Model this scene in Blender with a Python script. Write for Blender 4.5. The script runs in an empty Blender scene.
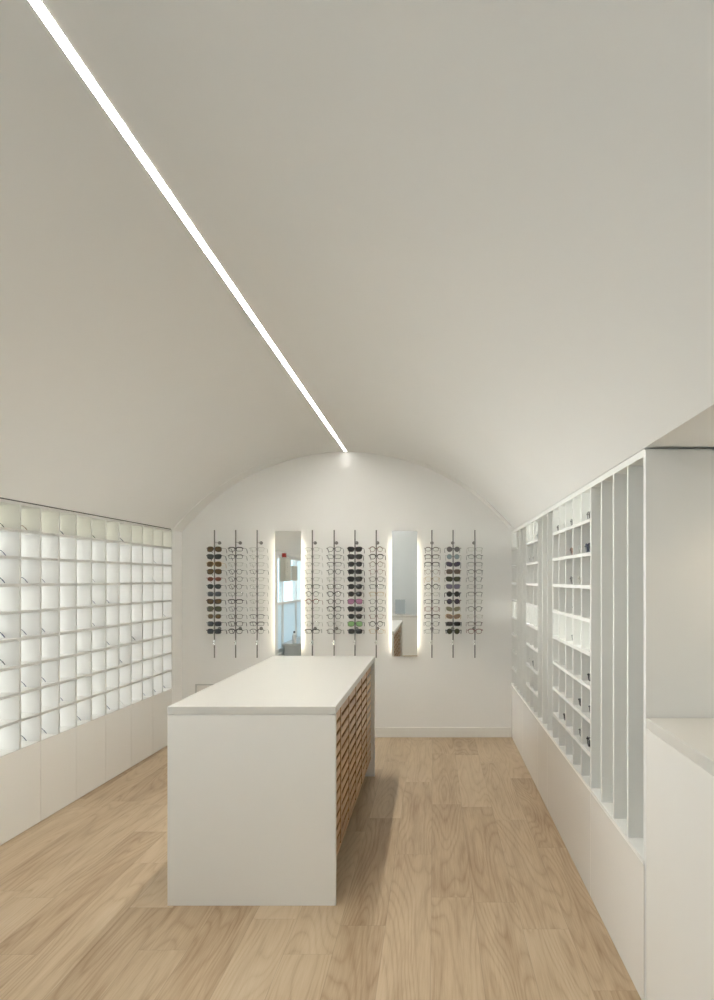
import bpy, bmesh, math, random
from mathutils import Vector, Matrix
PI = math.pi
random.seed(7)
C = bpy.context.scene.collection
sc = bpy.context.scene

# ------------------------------------------------------------------ camera
F = 667.0
cam_d = bpy.data.cameras.new('camera'); cam = bpy.data.objects.new('camera', cam_d); C.objects.link(cam)
cam.location = (0, 0, 1.5); cam.rotation_euler = (PI/2, 0, 0)
cam_d.sensor_fit = 'VERTICAL'; cam_d.sensor_height = 36.0; cam_d.sensor_width = 36.0*0.714
cam_d.lens = 36.0*F/1000.0
cam_d.shift_x = -(434.0-357.0)/1000.0
cam_d.shift_y = (579.5-500.0)/1000.0
cam_d.clip_start = 0.05
sc.camera = cam

# ------------------------------------------------------------------ world, exposure
w = bpy.data.worlds.new('world'); sc.world = w; w.use_nodes = True
bg = w.node_tree.nodes['Background']
bg.inputs[0].default_value = (0.70, 0.86, 1.0, 1); bg.inputs[1].default_value = 2.0
vs = sc.view_settings
vs.view_transform = 'Standard'; vs.look = 'None'; vs.gamma = 1.0; vs.use_curve_mapping = False
vs.exposure = 0.3
E_STRIP, E_SHELF, E_TOPROW, E_RSHELF, E_MIRROR, E_DOWN = 110.0, 6.8, 5.2, 2.6, 5.0, 30.0

def portal(name, loc, rot, sx, sy):
    l = bpy.data.lights.new(name, 'AREA'); l.shape = 'RECTANGLE'; l.size = sx; l.size_y = sy
    l.cycles.is_portal = True
    o = bpy.data.objects.new(name, l); C.objects.link(o); o.location = loc; o.rotation_euler = rot
    return o
portal('window_portal', (-2.66, 0.0, 1.15), (0, -PI/2, 0), 2.0, 3.5)

# ------------------------------------------------------------------ materials
def mat(name, col, rough=0.5, metal=0.0, spec=0.5, noise=0.0, scale=30.0, bump=0.0, emit=0.0, alpha=1.0, trans=0.0):
    m = bpy.data.materials.new(name); m.use_nodes = True
    nt = m.node_tree; b = nt.nodes['Principled BSDF']
    b.inputs['Base Color'].default_value = (*col, 1); b.inputs['Roughness'].default_value = rough
    b.inputs['Metallic'].default_value = metal; b.inputs['Specular IOR Level'].default_value = spec
    b.inputs['Alpha'].default_value = alpha; b.inputs['Transmission Weight'].default_value = trans
    if emit:
        b.inputs['Emission Color'].default_value = (*col, 1); b.inputs['Emission Strength'].default_value = emit
    if noise or bump:
        tc = nt.nodes.new('ShaderNodeTexCoord'); n = nt.nodes.new('ShaderNodeTexNoise')
        n.inputs['Scale'].default_value = scale; n.inputs['Detail'].default_value = 4
        nt.links.new(tc.outputs['Object'], n.inputs['Vector'])
        if noise:
            mr = nt.nodes.new('ShaderNodeMapRange')
            mr.inputs['To Min'].default_value = 1-noise; mr.inputs['To Max'].default_value = 1+noise
            nt.links.new(n.outputs['Fac'], mr.inputs['Value'])
            mx = nt.nodes.new('ShaderNodeMix'); mx.data_type = 'RGBA'; mx.blend_type = 'MULTIPLY'
            mx.inputs['Factor'].default_value = 1.0; mx.inputs['A'].default_value = (*col, 1)
            nt.links.new(mr.outputs['Result'], mx.inputs['B']); nt.links.new(mx.outputs['Result'], b.inputs['Base Color'])
        if bump:
            bp = nt.nodes.new('ShaderNodeBump'); bp.inputs['Strength'].default_value = bump; bp.inputs['Distance'].default_value = 0.002
            nt.links.new(n.outputs['Fac'], bp.inputs['Height']); nt.links.new(bp.outputs['Normal'], b.inputs['Normal'])
    return m

def wood(name, c1, c2, c3, plank=True, rough=0.42):
    m = bpy.data.materials.new(name); m.use_nodes = True
    nt = m.node_tree; N = nt.nodes; L = nt.links; b = N['Principled BSDF']
    tc = N.new('ShaderNodeTexCoord')
    sep = N.new('ShaderNodeSeparateXYZ'); L.new(tc.outputs['Object'], sep.inputs[0])
    def mth(op, a, bb=None, c=None):
        n = N.new('ShaderNodeMath'); n.operation = op
        for i, v in enumerate((a, bb, c)):
            if v is None: continue
            if isinstance(v, (int, float)): n.inputs[i].default_value = v
            else: L.new(v, n.inputs[i])
        return n.outputs[0]
    if plank:
        u = mth('DIVIDE', mth('ADD', sep.outputs['X'], 10.06), 0.197)
        row = mth('FLOOR', u); fu = mth('FRACT', u)
        wr = N.new('ShaderNodeTexWhiteNoise'); wr.noise_dimensions = '1D'; L.new(row, wr.inputs['W'])
        v = mth('ADD', mth('DIVIDE', mth('ADD', sep.outputs['Y'], 20.0), 1.30), wr.outputs['Value'])
        cell = mth('FLOOR', v); fv = mth('FRACT', v)
        cid = mth('ADD', mth('MULTIPLY', row, 17.3), mth('MULTIPLY', cell, 5.71))
        wn = N.new('ShaderNodeTexWhiteNoise'); wn.noise_dimensions = '1D'; L.new(cid, wn.inputs['W'])
        rnd = wn.outputs['Value']
    else:
        oi = N.new('ShaderNodeObjectInfo'); rnd = oi.outputs['Random']
    off = mth('MULTIPLY', rnd, 57.0)
    cb = N.new('ShaderNodeCombineXYZ')
    L.new(mth('ADD', sep.outputs['X'], off), cb.inputs[0]); L.new(mth('ADD', sep.outputs['Y'], mth('MULTIPLY', rnd, 31.0)), cb.inputs[1]); L.new(sep.outputs['Z'], cb.inputs[2])
    def noise(vec, sx, sy, sz, scale, detail, rg=0.5, dist=0.0):
        mp = N.new('ShaderNodeMapping'); mp.inputs['Scale'].default_value = (sx, sy, sz); L.new(vec, mp.inputs['Vector'])
        n = N.new('ShaderNodeTexNoise'); n.inputs['Scale'].default_value = scale; n.inputs['Detail'].default_value = detail
        n.inputs['Roughness'].default_value = rg; n.inputs['Distortion'].default_value = dist
        L.new(mp.outputs[0], n.inputs['Vector']); return n.outputs['Fac']
    big = noise(cb.outputs[0], 1.0, 0.12, 1.0, 4.5, 1.5, 0.4, 0.15)        # slow field whose level lines are the cathedral rings
    rings = mth('ABSOLUTE', mth('SUBTRACT', mth('FRACT', mth('MULTIPLY', big, 24.0)), 0.5))
    rings = mth('POWER', mth('MULTIPLY', rings, 2.0), 2.5)
    fine = noise(cb.outputs[0], 1.0, 0.035, 1.0, 160.0, 3.0, 0.6)
    mid = noise(cb.outputs[0], 1.0, 0.12, 1.0, 14.0, 3.0, 0.55)
    t = mth('ADD', mth('SUBTRACT', 0.12, mth('MULTIPLY', rings, 0.12)), mth('ADD', mth('MULTIPLY', fine, 0.34), mth('MULTIPLY', mid, 0.46)))
    t = mth('ADD', t, mth('MULTIPLY', mth('SUBTRACT', rnd, 0.5), 0.26))
    cr = N.new('ShaderNodeValToRGB'); L.new(t, cr.inputs[0])
    e = cr.color_ramp.elements; e[0].position = 0.2; e[0].color = (*c1, 1); e[1].position = 0.8; e[1].color = (*c3, 1)
    k = e.new(0.5); k.color = (*c2, 1)
    out = cr.outputs[0]
    if plank:
        du = mth('MULTIPLY', mth('MINIMUM', fu, mth('SUBTRACT', 1.0, fu)), 0.197)
        dv = mth('MULTIPLY', mth('MINIMUM', fv, mth('SUBTRACT', 1.0, fv)), 1.30)
        d = mth('MINIMUM', du, dv)
        s = N.new('ShaderNodeMapRange'); s.inputs['From Max'].default_value = 0.0018
        s.inputs['To Min'].default_value = 0.72; s.inputs['To Max'].default_value = 1.0; L.new(d, s.inputs['Value'])
        mx = N.new('ShaderNodeMix'); mx.data_type = 'RGBA'; mx.blend_type = 'MULTIPLY'; mx.inputs['Factor'].default_value = 1
        L.new(out, mx.inputs['A']); L.new(s.outputs[0], mx.inputs['B']); out = mx.outputs['Result']
    L.new(out, b.inputs['Base Color'])
    b.inputs['Roughness'].default_value = rough; b.inputs['Specular IOR Level'].default_value = 0.4
    bp = N.new('ShaderNodeBump'); bp.inputs['Strength'].default_value = 0.12; bp.inputs['Distance'].default_value = 0.001
    L.new(t, bp.inputs['Height']); L.new(bp.outputs[0], b.inputs['Normal'])
    return m

M = {}
M['plaster'] = mat('warm_white_plaster', (0.90, 0.895, 0.87), 0.75, spec=0.25, noise=0.012, scale=3, bump=0.05)
M['floor'] = wood('oak_planks', (0.33, 0.215, 0.12), (0.55, 0.415, 0.27), (0.68, 0.55, 0.39))
M['walnut'] = wood('drawer_wood', (0.38, 0.215, 0.095), (0.56, 0.345, 0.17), (0.68, 0.47, 0.27), plank=False, rough=0.32)
M['walnut_shaded'] = wood('shaded_carcass_wood', (0.05, 0.020, 0.007), (0.08, 0.034, 0.012), (0.12, 0.055, 0.02), plank=False, rough=0.55)  # darkened to paint shade into the drawer gaps; plinth shares it
M['lacquer'] = mat('white_lacquer', (0.87, 0.855, 0.815), 0.33, spec=0.5, noise=0.008, scale=4)
M['gloss'] = mat('satin_white_door', (0.87, 0.855, 0.815), 0.22, spec=0.5, noise=0.008, scale=4)
M['top'] = mat('white_solid_surface', (0.70, 0.685, 0.64), 0.30, spec=0.5, noise=0.008, scale=8)
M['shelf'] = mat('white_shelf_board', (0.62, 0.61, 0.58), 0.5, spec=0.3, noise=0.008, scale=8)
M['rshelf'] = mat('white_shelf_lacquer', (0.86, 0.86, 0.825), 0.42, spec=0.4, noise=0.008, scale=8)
M['strip'] = mat('linear_lamp_diffuser', (1.0, 0.97, 0.915), 0.5, emit=E_STRIP)
M['strip_front'] = mat('linear_lamp_diffuser_front', (1.0, 0.97, 0.915), 0.5, emit=E_STRIP*0.46)
M['strip_end'] = mat('linear_lamp_diffuser_end', (1.0, 0.97, 0.915), 0.5, emit=E_STRIP*0.09)
M['panel'] = mat('backlit_panel', (0.95, 0.99, 1.0), 0.5, emit=E_SHELF)
M['tpanel'] = mat('dim_backlit_panel', (0.93, 0.95, 0.82), 0.5, emit=E_TOPROW)
M['rpanel'] = mat('backlit_row_panel', (0.97, 1.0, 0.97), 0.5, emit=E_RSHELF)
M['led'] = mat('mirror_led_strip', (1.0, 0.93, 0.76), 0.5, emit=E_MIRROR)
M['down'] = mat('downlight_lens', (1.0, 0.88, 0.66), 0.5, emit=E_DOWN)
M['alu'] = mat('aluminium', (0.62, 0.62, 0.60), 0.35, metal=1.0, noise=0.02, scale=60)
M['steel'] = mat('brushed_steel_rod', (0.23, 0.225, 0.21), 0.38, metal=0.85, noise=0.03, scale=90)
M['chrome'] = mat('polished_chrome', (0.75, 0.75, 0.74), 0.15, metal=1.0, noise=0.01, scale=50)
M['mirror'] = mat('mirror_glass', (0.92, 0.94, 0.93), 0.015, metal=1.0, noise=0.003, scale=2)
M['dark'] = mat('dark_grey_frame', (0.09, 0.10, 0.11), 0.45, noise=0.03)
M['greyblue'] = mat('pale_grey_panel', (0.50, 0.54, 0.56), 0.4, noise=0.02)
M['beige'] = mat('beige_painted_metal', (0.62, 0.60, 0.52), 0.45, noise=0.02)
M['red'] = mat('red_plastic', (0.45, 0.03, 0.02), 0.4, noise=0.03)
M['bottle'] = mat('translucent_bottle', (0.80, 0.80, 0.80), 0.3, noise=0.02)
M['black'] = mat('black_plastic', (0.02, 0.02, 0.025), 0.4, noise=0.03)
M['shadow'] = mat('gap_shade', (0.05, 0.045, 0.04), 0.8, noise=0.02)  # shade of the slit under the ceiling, put into the colour
def pane(name, col, tfac):
    m = bpy.data.materials.new(name); m.use_nodes = True; nt = m.node_tree; N = nt.nodes; L = nt.links
    out = N['Material Output']; N.remove(N['Principled BSDF'])
    tr = N.new('ShaderNodeBsdfTransparent'); tr.inputs[0].default_value = (*col, 1)
    gl = N.new('ShaderNodeBsdfGlossy'); gl.inputs['Roughness'].default_value = 0.02
    mx = N.new('ShaderNodeMixShader'); mx.inputs[0].default_value = 1-tfac
    L.new(tr.outputs[0], mx.inputs[1]); L.new(gl.outputs[0], mx.inputs[2]); L.new(mx.outputs[0], out.inputs[0]); return m
M['glass'] = pane('window_glass', (0.93, 0.97, 0.97), 0.92)
def frosted():
    m = bpy.data.materials.new('frosted_film'); m.use_nodes = True; N = m.node_tree.nodes; L = m.node_tree.links
    N.remove(N['Principled BSDF']); a = N.new('ShaderNodeBsdfTranslucent'); a.inputs[0].default_value = (0.35, 0.38, 0.39, 1)
    d = N.new('ShaderNodeBsdfDiffuse'); d.inputs[0].default_value = (0.5, 0.54, 0.55, 1); x = N.new('ShaderNodeAddShader')
    L.new(a.outputs[0], x.inputs[0]); L.new(d.outputs[0], x.inputs[1]); L.new(x.outputs[0], N['Material Output'].inputs[0]); return m
M['frost'] = frosted()
M['clearlens'] = pane('clear_lens', (0.97, 0.98, 0.97), 0.965)

# ------------------------------------------------------------------ helpers
def obj(name, bm, m, parent=None, loc=None, smooth=False, bevel=0.0):
    me = bpy.data.meshes.new(name); bm.normal_update(); bm.to_mesh(me); bm.free()
    me.materials.append(m)
    if smooth:
        for p in me.polygons: p.use_smooth = True
    o = bpy.data.objects.new(name, me); C.objects.link(o)
    if parent: o.parent = parent
    if loc: o.location = loc
    if bevel:
        b = o.modifiers.new('bevel', 'BEVEL'); b.width = bevel; b.segments = 2; b.limit_method = 'ANGLE'
    return o
def bx(bm, x0, x1, y0, y1, z0, z1):
    v = [bm.verts.new((x, y, z)) for z in (z0, z1) for x, y in ((x0, y0), (x1, y0), (x1, y1), (x0, y1))]
    for f in ((3, 2, 1, 0), (4, 5, 6, 7), (0, 1, 5, 4), (1, 2, 6, 5), (2, 3, 7, 6), (3, 0, 4, 7)):
        bm.faces.new([v[i] for i in f])
def box(name, x0, x1, y0, y1, z0, z1, m, parent=None, bevel=0.0):
    bm = bmesh.new(); bx(bm, x0, x1, y0, y1, z0, z1)
    return obj(name, bm, m, parent, bevel=bevel)
def tube(bm, pts, r, n=6, closed=False):
    """sweep a circle of radius r (number or list) along pts"""
    pts = [Vector(p) for p in pts]; k = len(pts); rings = []
    rr = r if isinstance(r, (list, tuple)) else [r]*k
    for i, p in enumerate(pts):
        a = pts[(i-1) % k] if (closed or i > 0) else p
        b = pts[(i+1) % k] if (closed or i < k-1) else p
        t = (b-a).normalized()
        up = Vector((0, 1, 0)) if abs(t.y) < 0.7 else Vector((1, 0, 0))
        u = t.cross(up).normalized(); v = t.cross(u)
        rings.append([bm.verts.new(p+(u*math.cos(2*PI*j/n)+v*math.sin(2*PI*j/n))*rr[i]) for j in range(n)])
    for i in range(k if closed else k-1):
        A, B = rings[i], rings[(i+1) % k]
        for j in range(n): bm.faces.new((A[j], A[(j+1) % n], B[(j+1) % n], B[j]))
    if not closed:
        bm.faces.new(rings[0]); bm.faces.new(list(reversed(rings[-1])))
def cyl(bm, p0, p1, r, n=16): tube(bm, [p0, p1], r, n)
def tag(o, label, cat, group=None):
    o['label'] = label; o['category'] = cat
    if group: o['group'] = group
    return o
def thing(name, label, cat, loc=(0, 0, 0), rotz=0, group=None):
    o = bpy.data.objects.new(name, None); C.objects.link(o); o.empty_display_size = 0.1
    o.location = loc; o.rotation_euler = (0, 0, rotz)
    return tag(o, label, cat, group)
def struct(o): o['kind'] = 'structure'; return o

# ------------------------------------------------------------------ measures
D = 6.345                      # back wall
XR = 0.7377                    # face of the right-hand units
CX = -0.830                    # crown of the vault and lamp
LS = 0.0155                    # the left wall runs very slightly askew
def XL(y): return -2.496+LS*y
ZS, ZA = 1.962, 2.713          # springing and crown
YR = -2.0                      # rear wall
Z1 = 6.112                     # far end of the left shelves
PITCH, ROW = 0.2, 0.1622
BASE = 0.500                   # top of both base cabinets

# ------------------------------------------------------------------ room shell
struct(box('floor', -3.1, 1.9, YR-0.2, D+0.2, -0.1, 0.0, M['floor']))
struct(box('wall_back', -3.1, 1.9, D, D+0.15, 0.0, 3.0, M['plaster']))
struct(box('wall_rear', -3.1, 1.9, YR-0.15, YR, 0.0, 3.0, M['plaster']))
struct(box('wall_right', 1.50, 1.65, YR, D, 0.0, 2.0, M['plaster']))
bm = bmesh.new()
bx(bm, -2.95, -2.80, 2.3, D, 0.0, 2.0)
struct(obj('wall_left', bm, M['plaster'])); bm = bmesh.new()
def xq(bm, xa0, xa1, ya, xb0, xb1, yb, z0, z1):
    v = [bm.verts.new(p) for p in ((xa0, ya, z0), (xa1, ya, z0), (xb1, yb, z0), (xb0, yb, z0), (xa0, ya, z1), (xa1, ya, z1), (xb1, yb, z1), (xb0, yb, z1))]
    for f in ((3, 2, 1, 0), (4, 5, 6, 7), (0, 1, 5, 4), (1, 2, 6, 5), (2, 3, 7, 6), (3, 0, 4, 7)): bm.faces.new([v[i] for i in f])
xq(bm, -2.80, XL(Z1)-0.001, Z1+0.002, -2.80, -2.400, D, 0.0, ZS)            # return between shelves and back wall
struct(obj('wall_left', bm, M['plaster'])); bm = bmesh.new()
bx(bm, -2.80, -2.50, 1.93, 2.33, 0.0, 2.0)                                    # pier in front of the shelves
bx(bm, -2.65, -2.50, YR, -1.72, 0.0, 2.0)
bx(bm, -2.65, -2.50, -1.72, 1.93, 1.90, 2.0)
bx(bm, -2.65, -2.50, -1.72, 1.93, 0.0, 0.30)
struct(obj('wall_left', bm, M['plaster']))
def arc_z(u, drop=0.0):
    R = ((XR-CX)**2+(ZA-ZS)**2)/(2*(ZA-ZS)); x = u*(XR-CX)
    return ZA-R+math.sqrt(R*R-x*x)-drop*u*u
def vault(y0, y1, n, drop, thick):
    bm = bmesh.new(); NS = 72; rows = []
    ys = [y0+(y1-y0)*i/n for i in range(n+1)]
    for y in ys:
        hl = CX-XL(y); hr = XR-CX; r = []
        for j in range(NS+1):
            u = -1+2*j/NS
            r.append((CX+u*(hl if u < 0 else hr), y, arc_z(u, drop)))
        rows.append(r)
    V = [[bm.verts.new(p) for p in r] for r in rows]
    T = [[bm.verts.new((p[0], p[1], p[2]+thick)) for p in r] for r in rows]
    sm = []
    for i in range(n):
        for j in range(NS):
            sm.append(bm.faces.new((V[i][j], V[i][j+1], V[i+1][j+1], V[i+1][j])))
            bm.faces.new((T[i][j], T[i+1][j], T[i+1][j+1], T[i][j+1]))
        bm.faces.new((V[i][0], V[i+1][0], T[i+1][0], T[i][0])); bm.faces.new((V[i][NS], T[i][NS], T[i+1][NS], V[i+1][NS]))
    bm2 = bm
    for row_, trow, fl in ((V[0], T[0], 0), (V[-1], T[-1], 1)):
        for j in range(NS):
            f = (row_[j], trow[j], trow[j+1], row_[j+1]) if fl == 0 else (row_[j], row_[j+1], trow[j+1], trow[j])
            bm.faces.new(f)
    for f in sm: f.smooth = True
    ed = [e for e in bm.edges if len([f for f in e.link_faces if f.smooth]) == 1]
    bmesh.ops.split_edges(bm, edges=ed)
    return bm
struct(obj('ceiling', vault(YR, D, 14, 0.0, 0.12), M['plaster']))
struct(obj('trim_1', vault(Z1+0.02, D, 1, 0.011, 0.02), M['plaster']))       # shallow rib where the vault meets the end wall
def flange(name, side):
    bm = bmesh.new()
    if side < 0: xq(bm, -3.1, XL(YR), YR, -3.1, XL(D), D, ZS+0.003, ZS+0.12)
    else: xq(bm, XR, 1.9, YR, XR, 1.9, D, ZS+0.001, ZS+0.12)
    return struct(obj(name, bm, M['plaster']))
flange('trim_2', -1); flange('trim_3', 1)
struct(box('baseboard_back', -2.398, XR-0.002, D-0.014, D-0.0005, 0.0005, 0.096, M['lacquer'], bevel=0.003))

# shop window on the left, in front of the shelves (only seen in the mirror)
wn = struct(bpy.data.objects.new('window_1', None)); C.objects.link(wn); wn.location = (-2.575, 0.1, 0.30)
fr = bmesh.new()
for y in (-1.80, -0.95, 0.15, 1.25, 1.78): bx(fr, -0.035, 0.035, y-0.025, y+0.025, 0.0, 1.598)
bx(fr, -0.035, 0.035, -1.82, 1.83, 0.0, 0.05); bx(fr, -0.035, 0.035, -1.82, 1.83, 1.55, 1.598); bx(fr, -0.034, 0.034, -1.82, 1.83, 0.78, 0.82)
obj('window_frame', fr, M['lacquer'], wn)
box('window_pane', -0.004, 0.004, -1.79, 1.79, 0.83, 1.55, M['glass'], wn)
box('frosted_panel', -0.004, 0.004, -1.79, 1.79, 0.04, 0.78, M['frost'], wn)

# access panel low on the back wall, behind the island
ap = thing('access_panel', 'flush white access panel low on the back wall, mostly hidden behind the island', 'panel', (-2.268, D-0.001, 0.08))
bm = bmesh.new()
for a in ((0, .012, 0, .426), (.528, .54, 0, .426), (0, .54, .414, .426), (0, .54, 0, .012)): bx(bm, a[0], a[1], -0.008, 0, a[2], a[3])
obj('frame', bm, M['alu'], ap)
box('door', 0.015, 0.525, -0.006, 0, 0.015, 0.411, M['lacquer'], ap, bevel=0.001)

# ------------------------------------------------------------------ ceiling lamp
lamp = thing('linear_ceiling_light', 'long glowing strip lamp running along the crown of the vaulted ceiling', 'light', (CX-0.006, 0, ZA))
for ya, yb, mm in ((YR+0.02, 1.2, 'strip_front'), (1.2, 5.65, 'strip'), (5.65, D-0.03, 'strip_end')):
    box('diffuser', -0.0115, 0.0115, ya, yb, -0.0015, -0.0005, M[mm], lamp)
bm = bmesh.new(); bx(bm, -0.0135, -0.0118, YR+0.018, D-0.028, -0.002, -0.0005); bx(bm, 0.0118, 0.0135, YR+0.018, D-0.028, -0.002, -0.0005)
obj('housing', bm, M['alu'], lamp)

# ------------------------------------------------------------------ left shelf wall
TH = 0.017; DEP = 0.30
def rotz_left(): return -math.atan(LS)
kL0 = Z1-19*0.1987                                     # near end
ls = thing('pigeonhole_shelf', 'white backlit pigeonhole shelf of square cells covering the left wall above the cupboards', 'shelf', (XL(kL0), kL0, BASE), rotz_left())
LEN = 19*0.1987; HT = ZS-0.007-BASE; ROWL = (HT-TH)/9
for i in range(20):
    y = i*0.1987
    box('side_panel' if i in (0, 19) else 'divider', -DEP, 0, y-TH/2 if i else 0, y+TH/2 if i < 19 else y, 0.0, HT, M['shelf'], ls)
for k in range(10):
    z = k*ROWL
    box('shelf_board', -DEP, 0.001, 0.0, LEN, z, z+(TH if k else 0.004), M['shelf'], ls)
box('light_panel', -DEP-0.012, -DEP-0.001, 0.01, LEN-0.01, 0.01, 8*ROWL+TH/2, M['panel'], ls)
box('light_panel', -DEP-0.012, -DEP-0.001, 0.01, LEN-0.01, 8*ROWL+TH/2+0.001, HT, M['tpanel'], ls)

box('gap_shade_strip', -DEP, -0.005, 0.01, LEN-0.01, HT+0.0002, HT+0.0093, M['shadow'], ls)  # solid dark strip in the slit above the shelf, painted shade
GBL = 'cupboards under the left shelf'
ordw = ['first', 'second', 'third', 'fourth', 'fifth', 'sixth', 'seventh', 'eighth', 'ninth', 'tenth', 'eleventh', 'twelfth']
def lpt(y, dx=0.0):   # world point on the left plane (y measured along from near end of shelves)
    c, s = math.cos(rotz_left()), math.sin(rotz_left())
    return (XL(kL0)-s*y+c*dx, kL0+c*y+s*dx)
edges = [0.0]+[0.1987*k for k in range(1, 20, 2)]
for i in range(len(edges)-1):
    y0, y1 = edges[i], edges[i+1]; n = len(edges)-2-i
    x, yy = lpt(y0)
    wh = ('farthest' if n == 0 else ordw[n]+' from the back wall')
    t = thing('base_cabinet', 'plain white handleless cupboard below the backlit left shelf, %s' % wh, 'cabinet', (x, yy, 0), rotz_left(), GBL)
    W = y1-y0
    box('body', -0.34, -0.022, 0.001, W-0.001, 0.0, BASE-0.004, M['lacquer'], t)
    box('door', -0.020, 0.0, 0.0022, W-0.0022, 0.004, BASE-0.001, M['gloss'], t, bevel=0.0012)

# ------------------------------------------------------------------ right shelf wall
Y0 = 2.345; RD = 0.30
rs = thing('display_shelf', 'tall white shelving along the right wall mixing small cells and open slots', 'shelf', (XR, Y0, BASE), 0)
HR = ZS-0.004-BASE; RROW = (HR-0.026)/9
NK = 20
for k in range(NK+1):
    y = k*PITCH
    a, b = (y-0.010, y+0.004) if k == 0 else ((y-TH/2, y+TH/2) if k < NK else (y-TH, y-0.002))
    box('side_panel' if k in (0, NK) else 'divider', 0.0 if k in (0, NK) else 0.001, RD, a, b, 0.018, HR-0.0261, M['rshelf'], rs)
LENR = NK*PITCH
box('header_board', -0.0005, RD, -0.010, LENR-0.002, HR-0.026, HR, M['rshelf'], rs)
box('bottom_board', -0.004, RD, -0.010, LENR-0.002, 0.0, 0.018, M['rshelf'], rs, bevel=0.001)
mods = [(4, 9), (12, 15), (18, 20)]
for (a, b) in mods:
    for r in range(1, 9):
        z = r*RROW
        box('shelf_board', 0.0, RD, a*PITCH+TH/2+0.0002, b*PITCH-(TH/2+0.0002 if b < NK else TH+0.0002), z, z+TH, M['rshelf'], rs)
    for r in (4, 8):
        z0 = r*RROW+TH; z1 = (r+1)*RROW
        box('light_panel', RD+0.001, RD+0.006, a*PITCH, b*PITCH-0.004, z0, z1, M['rpanel'], rs)
box('back_board', RD+0.007, RD+0.02, -0.01, LENR-0.002, 0.0, HR, M['rshelf'], rs)
GBR = 'cupboards under the right shelf'
rb = [0, 4, 10, 12, 16, 20]
rl = ['nearest the counter', 'second from the counter, the longest', 'narrow, in the middle', 'second from the back wall', 'touching the back wall']
for i in range(5):
    y0 = Y0+rb[i]*PITCH; W = (rb[i+1]-rb[i])*PITCH
    if i == 0: y0 -= 0.0; 
    if i == 4: W -= 0.002
    t = thing('base_cabinet', 'glossy white cupboard below the right shelving, %s' % rl[i], 'cabinet', (XR, y0, 0), 0, GBR)
    box('body', 0.022, 0.32, 0.001, W-0.001, 0.0, BASE-0.001, M['lacquer'], t)
    box('door', 0.0, 0.020, 0.0015, W-0.0015, 0.005, BASE-0.005, M['gloss'], t, bevel=0.001)

# counter niche, nearer than the shelves on the right
ct = thing('counter', 'white wall counter with thick top in the recess at the right edge', 'counter', (XR, YR+0.002, 0))
LC = Y0-0.028-YR
box('worktop', 0.0, 1.498-XR, 0.0, LC, 0.982, 1.019, M['top'], ct, bevel=0.002)
box('front_panel', 0.0, 0.02, 0.0, LC, 0.002, 0.981, M['lacquer'], ct, bevel=0.001)
box('body', 0.021, 1.498-XR, 0.001, LC-0.001, 0.0, 0.980, M['lacquer'], ct)
np_ = struct(box('wall_partition', XR, 1.50, Y0-0.022, Y0-0.0102, 0.0, ZS-0.013, M['plaster']))
dl = thing('downlight', 'small round recessed downlight in the soffit over the right counter', 'light', (1.18, 1.95, ZS+0.001))
bm = bmesh.new(); cyl(bm, (0, 0, -0.004), (0, 0, 0.0), 0.035, 24); obj('lens', bm, M['down'], dl)
sl = bpy.data.lights.new('downlight_beam', 'SPOT'); sl.energy = 3.5; sl.color = (1.0, 0.82, 0.58); sl.spot_size = 2.3; sl.spot_blend = 0.5; sl.shadow_soft_size = 0.03
so = bpy.data.objects.new('downlight_beam', sl); C.objects.link(so); so.parent = dl; so.location = (0, 0, -0.012)
bm = bmesh.new(); tube(bm, [(0.038*math.cos(a*PI/12), 0.038*math.sin(a*PI/12), -0.003) for a in range(24)], 0.003, 6, True); obj('ring', bm, M['alu'], dl, smooth=True)

# ------------------------------------------------------------------ island
IX0, IX1, IY0, IY1, IZ = -1.2255, -0.4520, 3.065, 5.105, 0.916
isl = thing('island_counter', 'white island counter with a wooden drawer side standing on the oak floor', 'counter', (IX0, IY0, 0))
WI, LI = IX1-IX0, IY1-IY0
box('worktop', 0, WI, 0, LI, IZ-0.036, IZ, M['top'], isl, bevel=0.0015)
box('end_panel', 0.0, WI, 0.001, 0.026, 0.0, IZ-0.0395, M['lacquer'], isl, bevel=0.001)
box('end_panel', 0.0, WI, LI-0.026, LI-0.001, 0.0, IZ-0.0395, M['lacquer'], isl, bevel=0.001)
box('side_panel', 0.0, 0.02, 0.0265, LI-0.0265, 0.0, IZ-0.0395, M['lacquer'], isl)
box('core', 0.03, WI-0.02, 0.004, LI-0.004, IZ-0.0395, IZ-0.036, M['lacquer'], isl)
FX = WI-0.027                                                # face of the drawers
DZ0, DZ1 = 0.165, IZ-0.0530
box('drawer_carcass', 0.30, FX-0.055, 0.0268, LI-0.0268, DZ0-0.012, IZ-0.0396, M['walnut_shaded'], isl)
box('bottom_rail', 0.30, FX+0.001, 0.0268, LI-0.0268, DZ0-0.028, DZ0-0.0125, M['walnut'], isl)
box('plinth', 0.021, WI-0.30, 0.0268, LI-0.0268, 0.0, DZ0-0.0125, M['walnut_shaded'], isl)
NC, NR = 6, 12
cw = (LI-0.0536)/NC; rh = (DZ1-DZ0)/NR
bm = bmesh.new()
for c in range(NC-1):
    y = 0.0268+(c+1)*cw; bx(bm, FX-0.055, FX+0.003, y-0.013, y+0.013, DZ0-0.012, IZ-0.0396)
obj('upright', bm, M['walnut'], isl)
bm = bmesh.new()                                             # one drawer front, leaning lip with finger gap above
prof = [(-0.005, 0.0), (-0.001, 0.0), (0.0, 0.001), (0.0, 0.0365), (-0.001, 0.0375), (-0.004, 0.0375)]
n = len(prof)
A = [bm.verts.new((p[0], 0.0135, p[1])) for p in prof]; B = [bm.verts.new((p[0], cw-0.0135, p[1])) for p in prof]
for i in range(n): bm.faces.new((A[i], B[i], B[(i+1) % n], A[(i+1) % n]))
bm.faces.new(A); bm.faces.new(list(reversed(B)))
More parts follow.
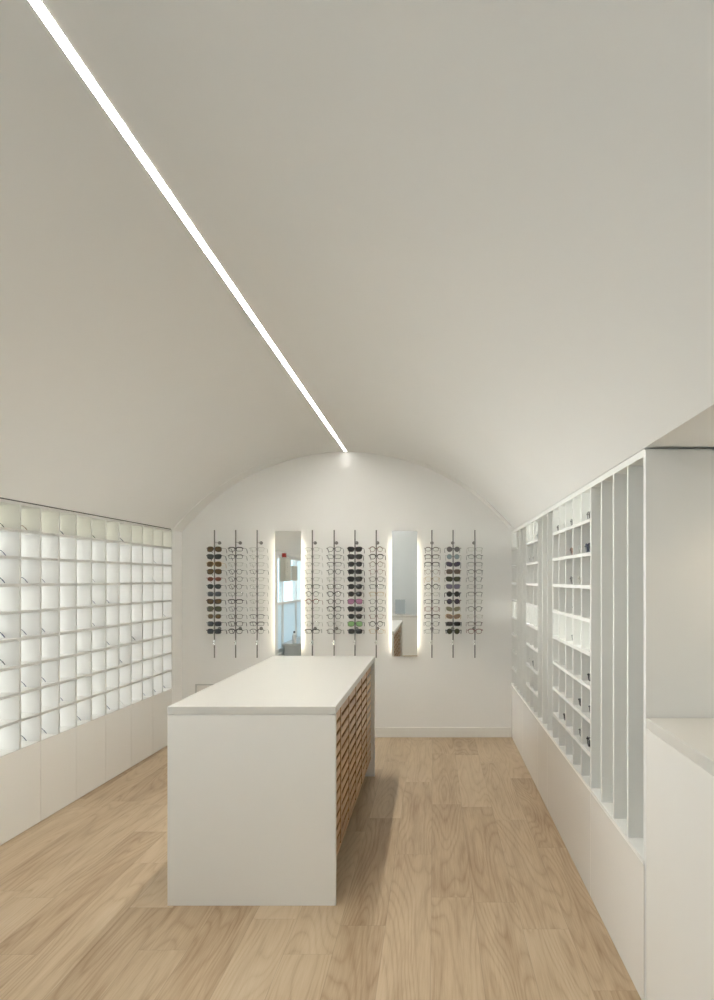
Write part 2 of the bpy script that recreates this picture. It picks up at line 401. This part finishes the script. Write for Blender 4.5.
bmesh.ops.recalc_face_normals(bm, faces=bm.faces)
dr0 = None
for c in range(NC):
    for r in range(NR):
        if dr0 is None: dr0 = o = obj('drawer', bm, M['walnut'], isl)
        else:
            o = dr0.copy(); C.objects.link(o); o.parent = isl
        o.location = (FX, 0.0268+c*cw, DZ0+r*rh)

# ------------------------------------------------------------------ eyewear
def sgnpow(v, e): return math.copysign(abs(v)**e, v)
def lens_outline(shape, n=22):
    pts = []
    for i in range(n):
        a = 2*PI*i/n; c, s = math.cos(a), math.sin(a)
        if shape == 'round': x, z = 0.0225*c, 0.0215*s
        elif shape == 'oval': x, z = 0.0245*sgnpow(c, .85), 0.0165*sgnpow(s, .85)
        elif shape == 'rect': x, z = 0.0265*sgnpow(c, .5), 0.0165*sgnpow(s, .55)
        elif shape == 'square': x, z = 0.0255*sgnpow(c, .55), 0.0195*sgnpow(s, .6)
        elif shape == 'panto':
            x, z = 0.0245*sgnpow(c, .8), 0.0200*sgnpow(s, .75); x *= 1+5*z
        elif shape == 'wayfarer':
            x, z = 0.0275*sgnpow(c, .62), 0.0205*sgnpow(s, .65); x *= 1+6*z; z += 0.06*x
        elif shape == 'aviator':
            x, z = 0.0285*sgnpow(c, .75), 0.0225*sgnpow(s, .75); x *= 1+3.5*z; x += 0.10*(0.02-z)*(1 if z < 0 else .4)
        elif shape == 'cat':
            x, z = 0.0270*sgnpow(c, .7), 0.0190*sgnpow(s, .7); z += 0.18*x; x *= 1+3*z
        pts.append((x, z))
    return pts
def make_glasses(shape, fcol, thick, lens, browline=False):
    """six meshes around the bridge: front faces -Y, temples run to +Y"""
    r = {'wire': 0.0012, 'thin': 0.0018, 'mid': 0.0024, 'bold': 0.0030}[thick]
    cxl = 0.0335 if shape != 'round' else 0.0325
    out = lens_outline(shape); parts = []
    bm = bmesh.new()
    for s in (-1, 1):
        P = [(s*(cxl+p[0]), 0.003*abs(p[0]+0.02)/0.03, p[1]) for p in out]
        if browline:
            tube(bm, P, [r*1.0 if p[1] < 0.008 else r*2.0 for p in out], 5, True)
        else: tube(bm, P, r, 5, True)
        xo = cxl+max(p[0] for p in out)
        tube(bm, [(s*(xo-0.003), 0.001, 0.010), (s*(xo+0.004), 0.002, 0.010), (s*0.0685, 0.006, 0.009)], [max(r, .0016)*1.3]*3, 5)
    xi = cxl-max(-p[0] for p in out)
    tube(bm, [(-xi-0.002, 0.0, 0.005), (-xi*0.5, -0.001, 0.0085), (xi*0.5, -0.001, 0.0085), (xi+0.002, 0.0, 0.005)], r*1.15, 5)
    if thick in ('wire', 'thin'):
        for s in (-1, 1): tube(bm, [(s*(xi+0.001), 0.001, -0.002), (s*(xi-0.001), 0.007, -0.006)], 0.0012, 4)
    parts.append(('frame', bm, fcol))
    for s in (-1, 1):
        bm = bmesh.new()
        ct_ = bm.verts.new((s*cxl, -0.0022, 0.0))
        mid = [bm.verts.new((s*(cxl+p[0]*.55), -0.0015, p[1]*.55)) for p in out]
        rim = [bm.verts.new((s*(cxl+p[0]*.97), 0.003*abs(p[0]+0.02)/0.03, p[1]*.97)) for p in out]
        k = len(out)
        for i in range(k):
            j = (i+1) % k
            f = [(ct_, mid[i], mid[j]), (mid[i], rim[i], rim[j], mid[j])]
            for q in f: bm.faces.new(q if s > 0 else tuple(reversed(q)))
        parts.append(('lens', bm, lens))
    for s in (-1, 1):
        bm = bmesh.new(); q = {'wire': 0.0011, 'thin': 0.0015, 'mid': 0.0020, 'bold': 0.0025}[thick]; e = max(q*1.25, 0.0016)
        tube(bm, [(s*0.0685, 0.005, 0.009), (s*0.0700, 0.045, 0.0095), (s*0.0690, 0.090, 0.009), (s*0.0680, 0.106, 0.004), (s*0.067, 0.120, -0.010), (s*0.065, 0.134, -0.028)],
             [q*1.3, q, q, e, e*1.15, e], 5)
        parts.append(('temple', bm, fcol))
    return parts
def fmat(n, col, metal=0.0, rough=0.35): return mat(n, col, rough, metal=metal, noise=0.04, scale=120)
FM = {'black': fmat('black_acetate', (0.015, 0.014, 0.014), rough=0.3), 'darkbrown': fmat('dark_brown_acetate', (0.05, 0.025, 0.015)),
      'tortoise': fmat('tortoiseshell_acetate', (0.16, 0.07, 0.03)), 'redbrown': fmat('red_brown_acetate', (0.20, 0.05, 0.035)),
      'grey': fmat('grey_frame', (0.20, 0.20, 0.20)), 'pale': fmat('pale_translucent_frame', (0.55, 0.52, 0.46)),
      'silver': fmat('silver_wire', (0.38, 0.37, 0.34), 1.0, 0.3), 'gold': fmat('gold_wire', (0.55, 0.40, 0.22), 1.0, 0.3),
      'navy': fmat('dark_navy_acetate', (0.02, 0.025, 0.07)), 'white': fmat('white_frame', (0.75, 0.75, 0.72))}
def lmat(n, c, r=0.12, sp=0.6): return mat(n, c, r, spec=sp, noise=0.05, scale=60)
LM = {'clear': M['clearlens'], 'brown': lmat('brown_lens', (0.10, 0.060, 0.022)), 'green': lmat('dark_green_lens', (0.035, 0.042, 0.038)),
      'rust': lmat('rust_lens', (0.16, 0.055, 0.030)), 'grey': lmat('smoke_lens', (0.055, 0.062, 0.068)), 'dark': lmat('near_black_lens', (0.022, 0.021, 0.02)),
      'pink': lmat('pink_mirror_lens', (0.50, 0.24, 0.38)), 'lime': lmat('green_mirror_lens', (0.24, 0.42, 0.18)), 'ice': lmat('ice_blue_lens', (0.30, 0.38, 0.40)),
      'plum': lmat('plum_lens', (0.055, 0.045, 0.070)), 'taupe': lmat('taupe_lens', (0.13, 0.10, 0.08)), 'olive': lmat('olive_lens', (0.06, 0.06, 0.03)),
      'lavender': lmat('lavender_lens', (0.16, 0.15, 0.21)), 'khaki': lmat('khaki_lens', (0.24, 0.22, 0.14)), 'tan': lmat('tan_lens', (0.25, 0.17, 0.12)),
      'midgrey': lmat('mid_grey_lens', (0.15, 0.145, 0.14))}
SHW = {'round': 'round', 'oval': 'oval', 'rect': 'rectangular', 'square': 'square', 'panto': 'rounded', 'wayfarer': 'keystone', 'aviator': 'teardrop', 'cat': 'upswept'}
FCW = {'black': 'black', 'darkbrown': 'dark brown', 'tortoise': 'tortoiseshell', 'redbrown': 'red-brown', 'grey': 'grey', 'pale': 'pale', 'silver': 'silver', 'gold': 'gold', 'navy': 'navy', 'white': 'white'}
LW = {'brown': 'brown', 'green': 'dark green', 'rust': 'rust red', 'grey': 'smoke grey', 'dark': 'near-black', 'pink': 'mirrored pink', 'lime': 'mirrored green', 'ice': 'ice blue', 'plum': 'plum',
      'taupe': 'taupe', 'olive': 'olive', 'lavender': 'lavender', 'khaki': 'khaki', 'tan': 'tan', 'midgrey': 'grey'}
protos = {}
def glasses(spec, place, group, loc, rz=0.0, pitch=0.0, k=1.0):
    shape, fc, thick, ln = spec[:4]; brow = len(spec) > 4
    sun = ln != 'clear'
    name = 'sunglasses' if sun else 'eyeglasses'
    desc = ('%s-lensed %s sunglasses' % (LW[ln], SHW[shape])) if sun else ('%s %s-framed eyeglasses' % (SHW[shape], FCW[fc]))
    root = thing(name, desc+' '+place, name, loc, rz, group); root.empty_display_size = 0.02
    root.rotation_euler = (pitch, 0, rz); root.scale = (k, k, k)
    if spec not in protos:
        ps = []
        for nm, bm, key in make_glasses(shape, fc, thick, ln, brow):
            ps.append(obj(nm, bm, (LM if nm == 'lens' else FM)[key], root, smooth=True))
        protos[spec] = ps
    else:
        for p in protos[spec]:
            c = p.copy(); C.objects.link(c); c.parent = root
    return root
def S(s): return tuple(s.split())
rods = [
 (214.5, ['aviator darkbrown thin brown', 'wayfarer black mid green', 'aviator gold thin brown', 'aviator black thin brown', 'oval redbrown thin rust', 'panto black thin green',
          'square grey thin grey', 'wayfarer black mid brown', 'aviator darkbrown thin olive', 'panto silver thin brown', 'square black mid grey', 'square black bold grey']),
 (235.7, ['rect black mid clear b', 'rect black thin clear b', 'rect silver wire clear', 'round black thin clear', 'panto black thin clear', 'round darkbrown thin clear',
          'rect grey thin clear', 'rect black mid clear b', 'panto grey thin clear', 'square darkbrown thin clear', 'square black mid clear', 'panto black mid clear b']),
 (257.2, ['rect silver wire clear', 'oval silver wire clear', 'rect silver wire clear', 'rect black wire clear', 'oval silver wire clear', 'rect silver wire clear',
          'rect grey wire clear', 'oval silver wire clear', 'rect silver wire clear', 'rect black wire clear b', 'rect black thin clear b', 'panto black wire clear b']),
 (312.4, ['oval silver wire clear', 'rect silver wire clear', 'oval silver wire clear', 'rect silver wire clear', 'oval silver wire clear', 'rect black wire clear b',
          'round black wire clear b', 'round redbrown thin clear b', 'rect silver wire clear', 'oval silver wire clear', 'panto silver wire clear', 'rect black thin clear b']),
 (334.2, ['panto black thin clear', 'rect black thin clear', 'rect black wire clear b', 'round black thin clear', 'rect silver wire clear', 'square darkbrown thin clear',
          'panto black thin clear b', 'round darkbrown thin clear', 'square black thin clear b', 'round black thin clear', 'panto silver wire clear', 'square darkbrown thin clear']),
 (355.0, ['wayfarer darkbrown mid dark', 'wayfarer black mid dark', 'panto black mid dark', 'square black mid dark', 'wayfarer black bold dark', 'panto black bold dark',
          'panto darkbrown mid dark', 'aviator black thin pink', 'wayfarer black bold dark', 'panto black mid dark', 'aviator black thin lime', 'square black mid dark']),
 (376.3, ['round tortoise thin clear b', 'panto black mid clear b', 'round tortoise wire clear b', 'round redbrown wire clear', 'panto darkbrown thin clear', 'rect black wire clear b',
          'rect gold wire clear b', 'round darkbrown wire clear', 'panto black thin clear', 'panto redbrown wire clear', 'round black thin clear b', 'square gold wire clear']),
 (431.9, ['oval darkbrown thin clear b', 'rect darkbrown thin clear b', 'rect black thin clear b', 'round tortoise wire clear', 'panto gold wire clear', 'round black thin clear b',
          'oval silver wire clear', 'rect black thin clear', 'square redbrown thin clear', 'rect darkbrown thin clear b', 'panto black wire clear', 'rect grey wire clear']),
 (453.1, ['round black thin midgrey', 'round silver wire ice', 'cat black thin plum', 'square tortoise thin taupe', 'wayfarer black thin olive', 'wayfarer silver thin lavender',
          'round black bold dark', 'round darkbrown mid plum', 'cat pale thin khaki', 'cat gold thin tan', 'rect black bold dark', 'round black bold olive']),
 (474.9, ['rect silver wire clear', 'oval black wire clear b', 'rect grey wire clear b', 'oval black wire clear b', 'panto black wire clear', 'rect grey wire clear',
          'rect black wire clear b', 'rect silver wire clear', 'panto black wire clear b', 'oval pale wire clear', 'rect darkbrown wire clear b', 'panto redbrown thin clear b']),
]
rodw = ['leftmost rod', 'second rod from the left wall', 'rod left of the left mirror', 'rod right of the left mirror', 'second rod right of the left mirror',
        'second rod left of the right mirror', 'rod left of the right mirror', 'rod right of the right mirror', 'middle rod of the right three', 'rightmost rod']
YRD = D-0.152
pos = ['topmost']+[o+' down' for o in ordw[1:11]]+['lowest']
rod0 = None
for i, (px, gl) in enumerate(rods):
    x = (px-434.0)*YRD/F
    zt = 1.5+49.5*YRD/F; zb = 1.5-78.3*YRD/F
    desc = 'slim vertical steel eyewear rod on the back wall, ' + rodw[i].replace(' rod', '', 1) if False else 'steel wall bar holding twelve pairs, the '+rodw[i]
    r = thing('eyewear_rod', desc, 'rod', (x, YRD, zb), 0, 'vertical eyewear rods on the back wall')
    if rod0 is None:
        H = zt-zb; rod0 = []
        bm = bmesh.new(); cyl(bm, (0, 0, 0), (0, 0, H), 0.0062, 12); rod0.append(obj('tube', bm, M['steel'], r, smooth=False))
        for zz in (0.261, H-0.112):
            bm = bmesh.new(); cyl(bm, (0, 0.004, zz), (0, 0.142, zz), 0.0028, 10); o = obj('bracket', bm, M['steel'], r); rod0.append(o)
            bm = bmesh.new(); cyl(bm, (0, 0.142, zz), (0, 0.1515, zz), 0.016, 20); rod0.append(obj('wall_disc', bm, M['steel'], r))
        bm = bmesh.new(); cyl(bm, (0, 0, 0.120), (0, 0, 0.165), 0.0085, 14); cyl(bm, (-0.004, -0.004, 0.142), (-0.014, -0.012, 0.142), 0.005, 10)
        rod0.append(obj('lock', bm, M['chrome'], r))
        bm = bmesh.new()
        for j in range(12):
            z = 1.5+(579.5-549.3)*YRD/F-j*0.0692-zb+0.0055
            cyl(bm, (-0.012, -0.0035, z-0.002), (0.012, -0.0035, z-0.002), 0.0022, 8)
        rod0.append(obj('pegs', bm, M['black'], r))
    else:
        for p in rod0: c = p.copy(); C.objects.link(c); c.parent = r
    for j, g in enumerate(gl):
        z = 1.5+(579.5-549.3)*YRD/F-j*0.0692
        sp = S(g)
        jx = random.uniform(-0.003, 0.003)
        glasses(sp, ('%s on the %s' % (pos[j], rodw[i])), 'eyewear on the '+rodw[i], (x+0.001+jx*0.5, YRD-0.0105, z), random.uniform(-0.05, 0.05), random.uniform(-0.04, 0.03), 1.07 if sp[3] != 'clear' else 1.06)

# frames standing in the left cells: (row from top 1..9, column counted from the near end, spec, set back)
LG = [(1, 8, 'panto tortoise mid clear', 0.00), (1, 7, 'panto black mid clear', .02), (1, 10, 'rect navy bold clear', .03), (1, 12, 'rect black mid clear', .03), (1, 14, 'square navy bold clear', .0),
      (2, 7, 'panto navy mid clear', 0), (2, 17, 'oval grey thin clear', .01), (3, 7, 'rect navy bold clear', .02), (3, 8, 'panto navy mid clear', 0), (3, 9, 'rect navy thin clear', .05),
      (3, 12, 'oval grey thin clear', .04), (3, 17, 'rect grey thin clear', .04), (4, 12, 'oval navy thin clear', .035), (4, 13, 'rect navy mid clear', .035), (5, 7, 'rect navy bold clear', .02),
      (5, 8, 'rect navy mid clear', .025), (5, 9, 'square navy mid clear', .05), (5, 12, 'rect black thin clear', .05), (5, 18, 'oval grey thin clear', .015), (6, 7, 'square black bold clear', .015),
      (6, 13, 'rect navy mid clear', .03), (6, 15, 'wayfarer black bold clear', 0), (7, 8, 'rect navy mid clear', .03), (7, 9, 'rect navy mid clear', .035), (7, 14, 'square navy mid clear', .035),
      (8, 10, 'oval navy thin clear', .05), (8, 17, 'round silver wire clear', .02), (9, 8, 'panto navy mid clear', .025), (9, 9, 'rect navy mid clear', .02), (9, 11, 'panto navy mid clear', .02),
      (9, 13, 'rect navy mid clear', .02), (9, 14, 'oval silver wire clear', 0), (9, 16, 'rect navy thin clear', .03), (9, 17, 'rect navy mid clear', .03), (9, 18, 'rect navy mid clear', .02)]
rw = ['top row', 'second row', 'third row', 'fourth row', 'middle row', 'fourth row up', 'third row up', 'second row up', 'bottom row']
for row, col, g, back in LG:
    y = (col+0.5)*0.1987+0.006
    x_, y_ = lpt(y, -(0.134+0.264/(kL0+y)+0.3*back))
    z = BASE+(9-row)*ROWL+(TH if row < 9 else 0.004)
    zc = 0.0225
    colw = 19-col
    cwd = 'farthest column' if colw == 0 else ordw[colw].replace('first', 'farthest')+' column from back wall' if colw < 12 else 'near column'
    glasses(S(g), 'in left backlit shelf, %s, %s' % (rw[row-1], cwd), 'eyewear in the left backlit shelf', (x_, y_, z+zc), -PI/2+rotz_left(), 0.075)

# frames in the right cells, set near the front edge
RG = [(1, 8, 'rect black bold dark', 0), (1, 7, 'round white mid clear', 0), (1, 6, 'square grey mid clear', 0), (1, 4, 'square grey mid clear', .0),
      (2, 6, 'wayfarer tortoise bold rust', 0), (2, 5, 'round white mid clear', 0), (2, 4, 'wayfarer navy bold grey', -.008), (3, 6, 'wayfarer black bold midgrey', 0), (3, 5, 'round pale mid clear', 0),
      (4, 7, 'rect black thin clear', .012), (4, 6, 'rect black thin clear', .012), (5, 6, 'rect grey thin clear', .006), (6, 4, 'rect black bold clear', .004), (7, 5, 'rect black bold clear', .002),
      (7, 4, 'rect black mid clear', .010), (8, 7, 'rect black bold clear', .0), (8, 5, 'rect black thin clear', .004), (8, 4, 'wayfarer black bold clear', .0),
      (1, 14, 'oval pale thin clear', 0), (1, 12, 'wayfarer black bold dark', 0), (2, 14, 'rect grey mid clear', 0), (2, 13, 'wayfarer black bold dark', 0), (7, 13, 'wayfarer black bold clear', -.004), (7, 14, 'oval grey thin clear', 0),
      (1, 19, 'square grey bold grey', 0), (1, 18, 'square black bold grey', 0), (3, 19, 'rect black mid clear', 0), (7, 19, 'rect black bold clear', .004), (9, 19, 'wayfarer black bold clear', 0)]
for row, col, g, dx in RG:
    y = Y0+(col+0.5)*PITCH+0.012
    z = BASE+(9-row)*RROW+(TH if row < 9 else 0.018)
    blk = 'nearest block' if col < 9 else 'middle block' if col < 15 else 'farthest block'
    cc = (8-col) if col < 9 else (14-col) if col < 15 else (19-col)
    cname = {0: 'farthest cell', 1: 'second farthest cell', 2: 'third farthest cell', 3: 'fourth farthest cell', 4: 'nearest cell'}[cc]
    glasses(S(g), 'in right shelving, %s, %s, %s' % (blk, rw[row-1], cname), 'eyewear in the right shelving', (XR+0.022+dx, y, z+0.0235), -PI/2, 0.07)

# ------------------------------------------------------------------ mirrors
def mirror(px0, px1, label):
    Y = D-0.045; z1 = 1.5+48.3*Y/F; z0 = 1.5-76.8*Y/F
    x0 = (px0-434)*Y/F; x1 = (px1-434)*Y/F; W = x1-x0; H = z1-z0
    t = thing('wall_mirror', label, 'mirror', (x0, Y, z0))
    box('glass', 0, W, 0.0, 0.005, 0, H, M['mirror'], t)
    box('backing_box', 0.03, W-0.03, 0.0055, 0.0445, 0.04, H-0.04, M['lacquer'], t)
    for s in (0, 1):
        xa = 0.022 if s == 0 else W-0.0295
        box('light_strip', xa, xa+0.0075, 0.010, 0.034, 0.06, H-0.09, M['led'], t)
    bm = bmesh.new(); bx(bm, 0.0, W, 0.0052, 0.012, H-0.012, H-0.0005); bx(bm, 0.0, W, 0.0052, 0.012, 0.0005, 0.012)
    bx(bm, 0.0, 0.006, 0.0052, 0.010, 0.012, H-0.012); bx(bm, W-0.006, W, 0.0052, 0.010, 0.012, H-0.012)
    obj('edge_frame', bm, M['alu'], t)
mirror(275.0, 301.0, 'tall narrow backlit wall mirror above the island, showing a window')
mirror(391.9, 417.4, 'tall narrow backlit wall mirror right of the island, reflecting drawers')

# ------------------------------------------------------------------ things seen only in the mirrors
dk = thing('reception_desk', 'white desk behind the camera, seen in the right mirror', 'desk', (-1.7, -1.20, 0))
box('top', 0, 2.0, 0, 0.62, 0.750, 0.785, M['top'], dk, bevel=0.002)
box('front_panel', 0.0, 2.0, 0.595, 0.615, 0.0, 0.749, M['lacquer'], dk)
box('side_panel', 0.0, 0.02, 0.0, 0.594, 0.0, 0.749, M['lacquer'], dk)
box('side_panel', 1.98, 2.0, 0.0, 0.594, 0.0, 0.749, M['lacquer'], dk)
mo = thing('monitor', 'grey upright screen on the desk reflected in the right mirror', 'monitor', (-0.68, -0.85, 0.7855))
box('screen', -0.10, 0.10, -0.012, 0.012, 0.02, 0.31, M['greyblue'], mo, bevel=0.004)
box('stand', -0.06, 0.06, -0.06, 0.06, 0.0, 0.02, M['alu'], mo, bevel=0.003)
fb = thing('wall_cabinet', 'beige metal wall box reflected near the top of the left mirror', 'cabinet', (-2.499, 1.40, 1.47))
box('body', 0.0, 0.09, 0.0, 0.42, 0.0, 0.39, M['beige'], fb, bevel=0.004)
box('door', 0.091, 0.099, 0.01, 0.41, 0.01, 0.38, M['beige'], fb, bevel=0.002)
bm = bmesh.new()
for k in range(5): cyl(bm, (0.099, 0.30+0.02*(k % 2), 0.30-0.035*k), (0.102, 0.30+0.02*(k % 2), 0.30-0.035*k), 0.008, 12)
obj('knobs', bm, M['dark'], fb)
al = thing('fire_alarm', 'small red alarm box on top of the beige wall box', 'alarm', (-2.45, 1.68, 1.8605))
box('housing', -0.035, 0.03, -0.03, 0.03, 0, 0.07, M['red'], al, bevel=0.006)
bm = bmesh.new(); cyl(bm, (0.035, 0, 0.045), (0.042, 0, 0.045), 0.02, 20); obj('button', bm, M['lacquer'], al)
sg = tag(box('notice_panel', -2.499, -2.485, 0.45, 0.95, 1.48, 1.74, M['beige'], None, bevel=0.002), 'plain pale notice panel on the window in the left mirror', 'panel')
sg.location = (0.0, 0, 0)
bn = thing('bench', 'low grey-green bench under the window reflected in the left mirror', 'bench', (-2.49, -1.2, 0))
box('seat', 0, 0.42, 0, 2.9, 0.40, 0.45, M['greyblue'], bn, bevel=0.004)
box('base', 0.03, 0.38, 0.03, 2.87, 0.0, 0.399, M['greyblue'], bn)
bt = thing('bottle', 'white bottle with a black cap standing on the bench in the left mirror', 'bottle', (-2.30, 1.62, 0.4505))
bm = bmesh.new(); tube(bm, [(0, 0, 0), (0, 0, 0.12), (0, 0, 0.15), (0, 0, 0.17)], [0.035, 0.035, 0.02, 0.012], 20); obj('body', bm, M['bottle'], bt)
bm = bmesh.new(); cyl(bm, (0, 0, 0.17), (0, 0, 0.20), 0.015, 16); obj('cap', bm, M['black'], bt)
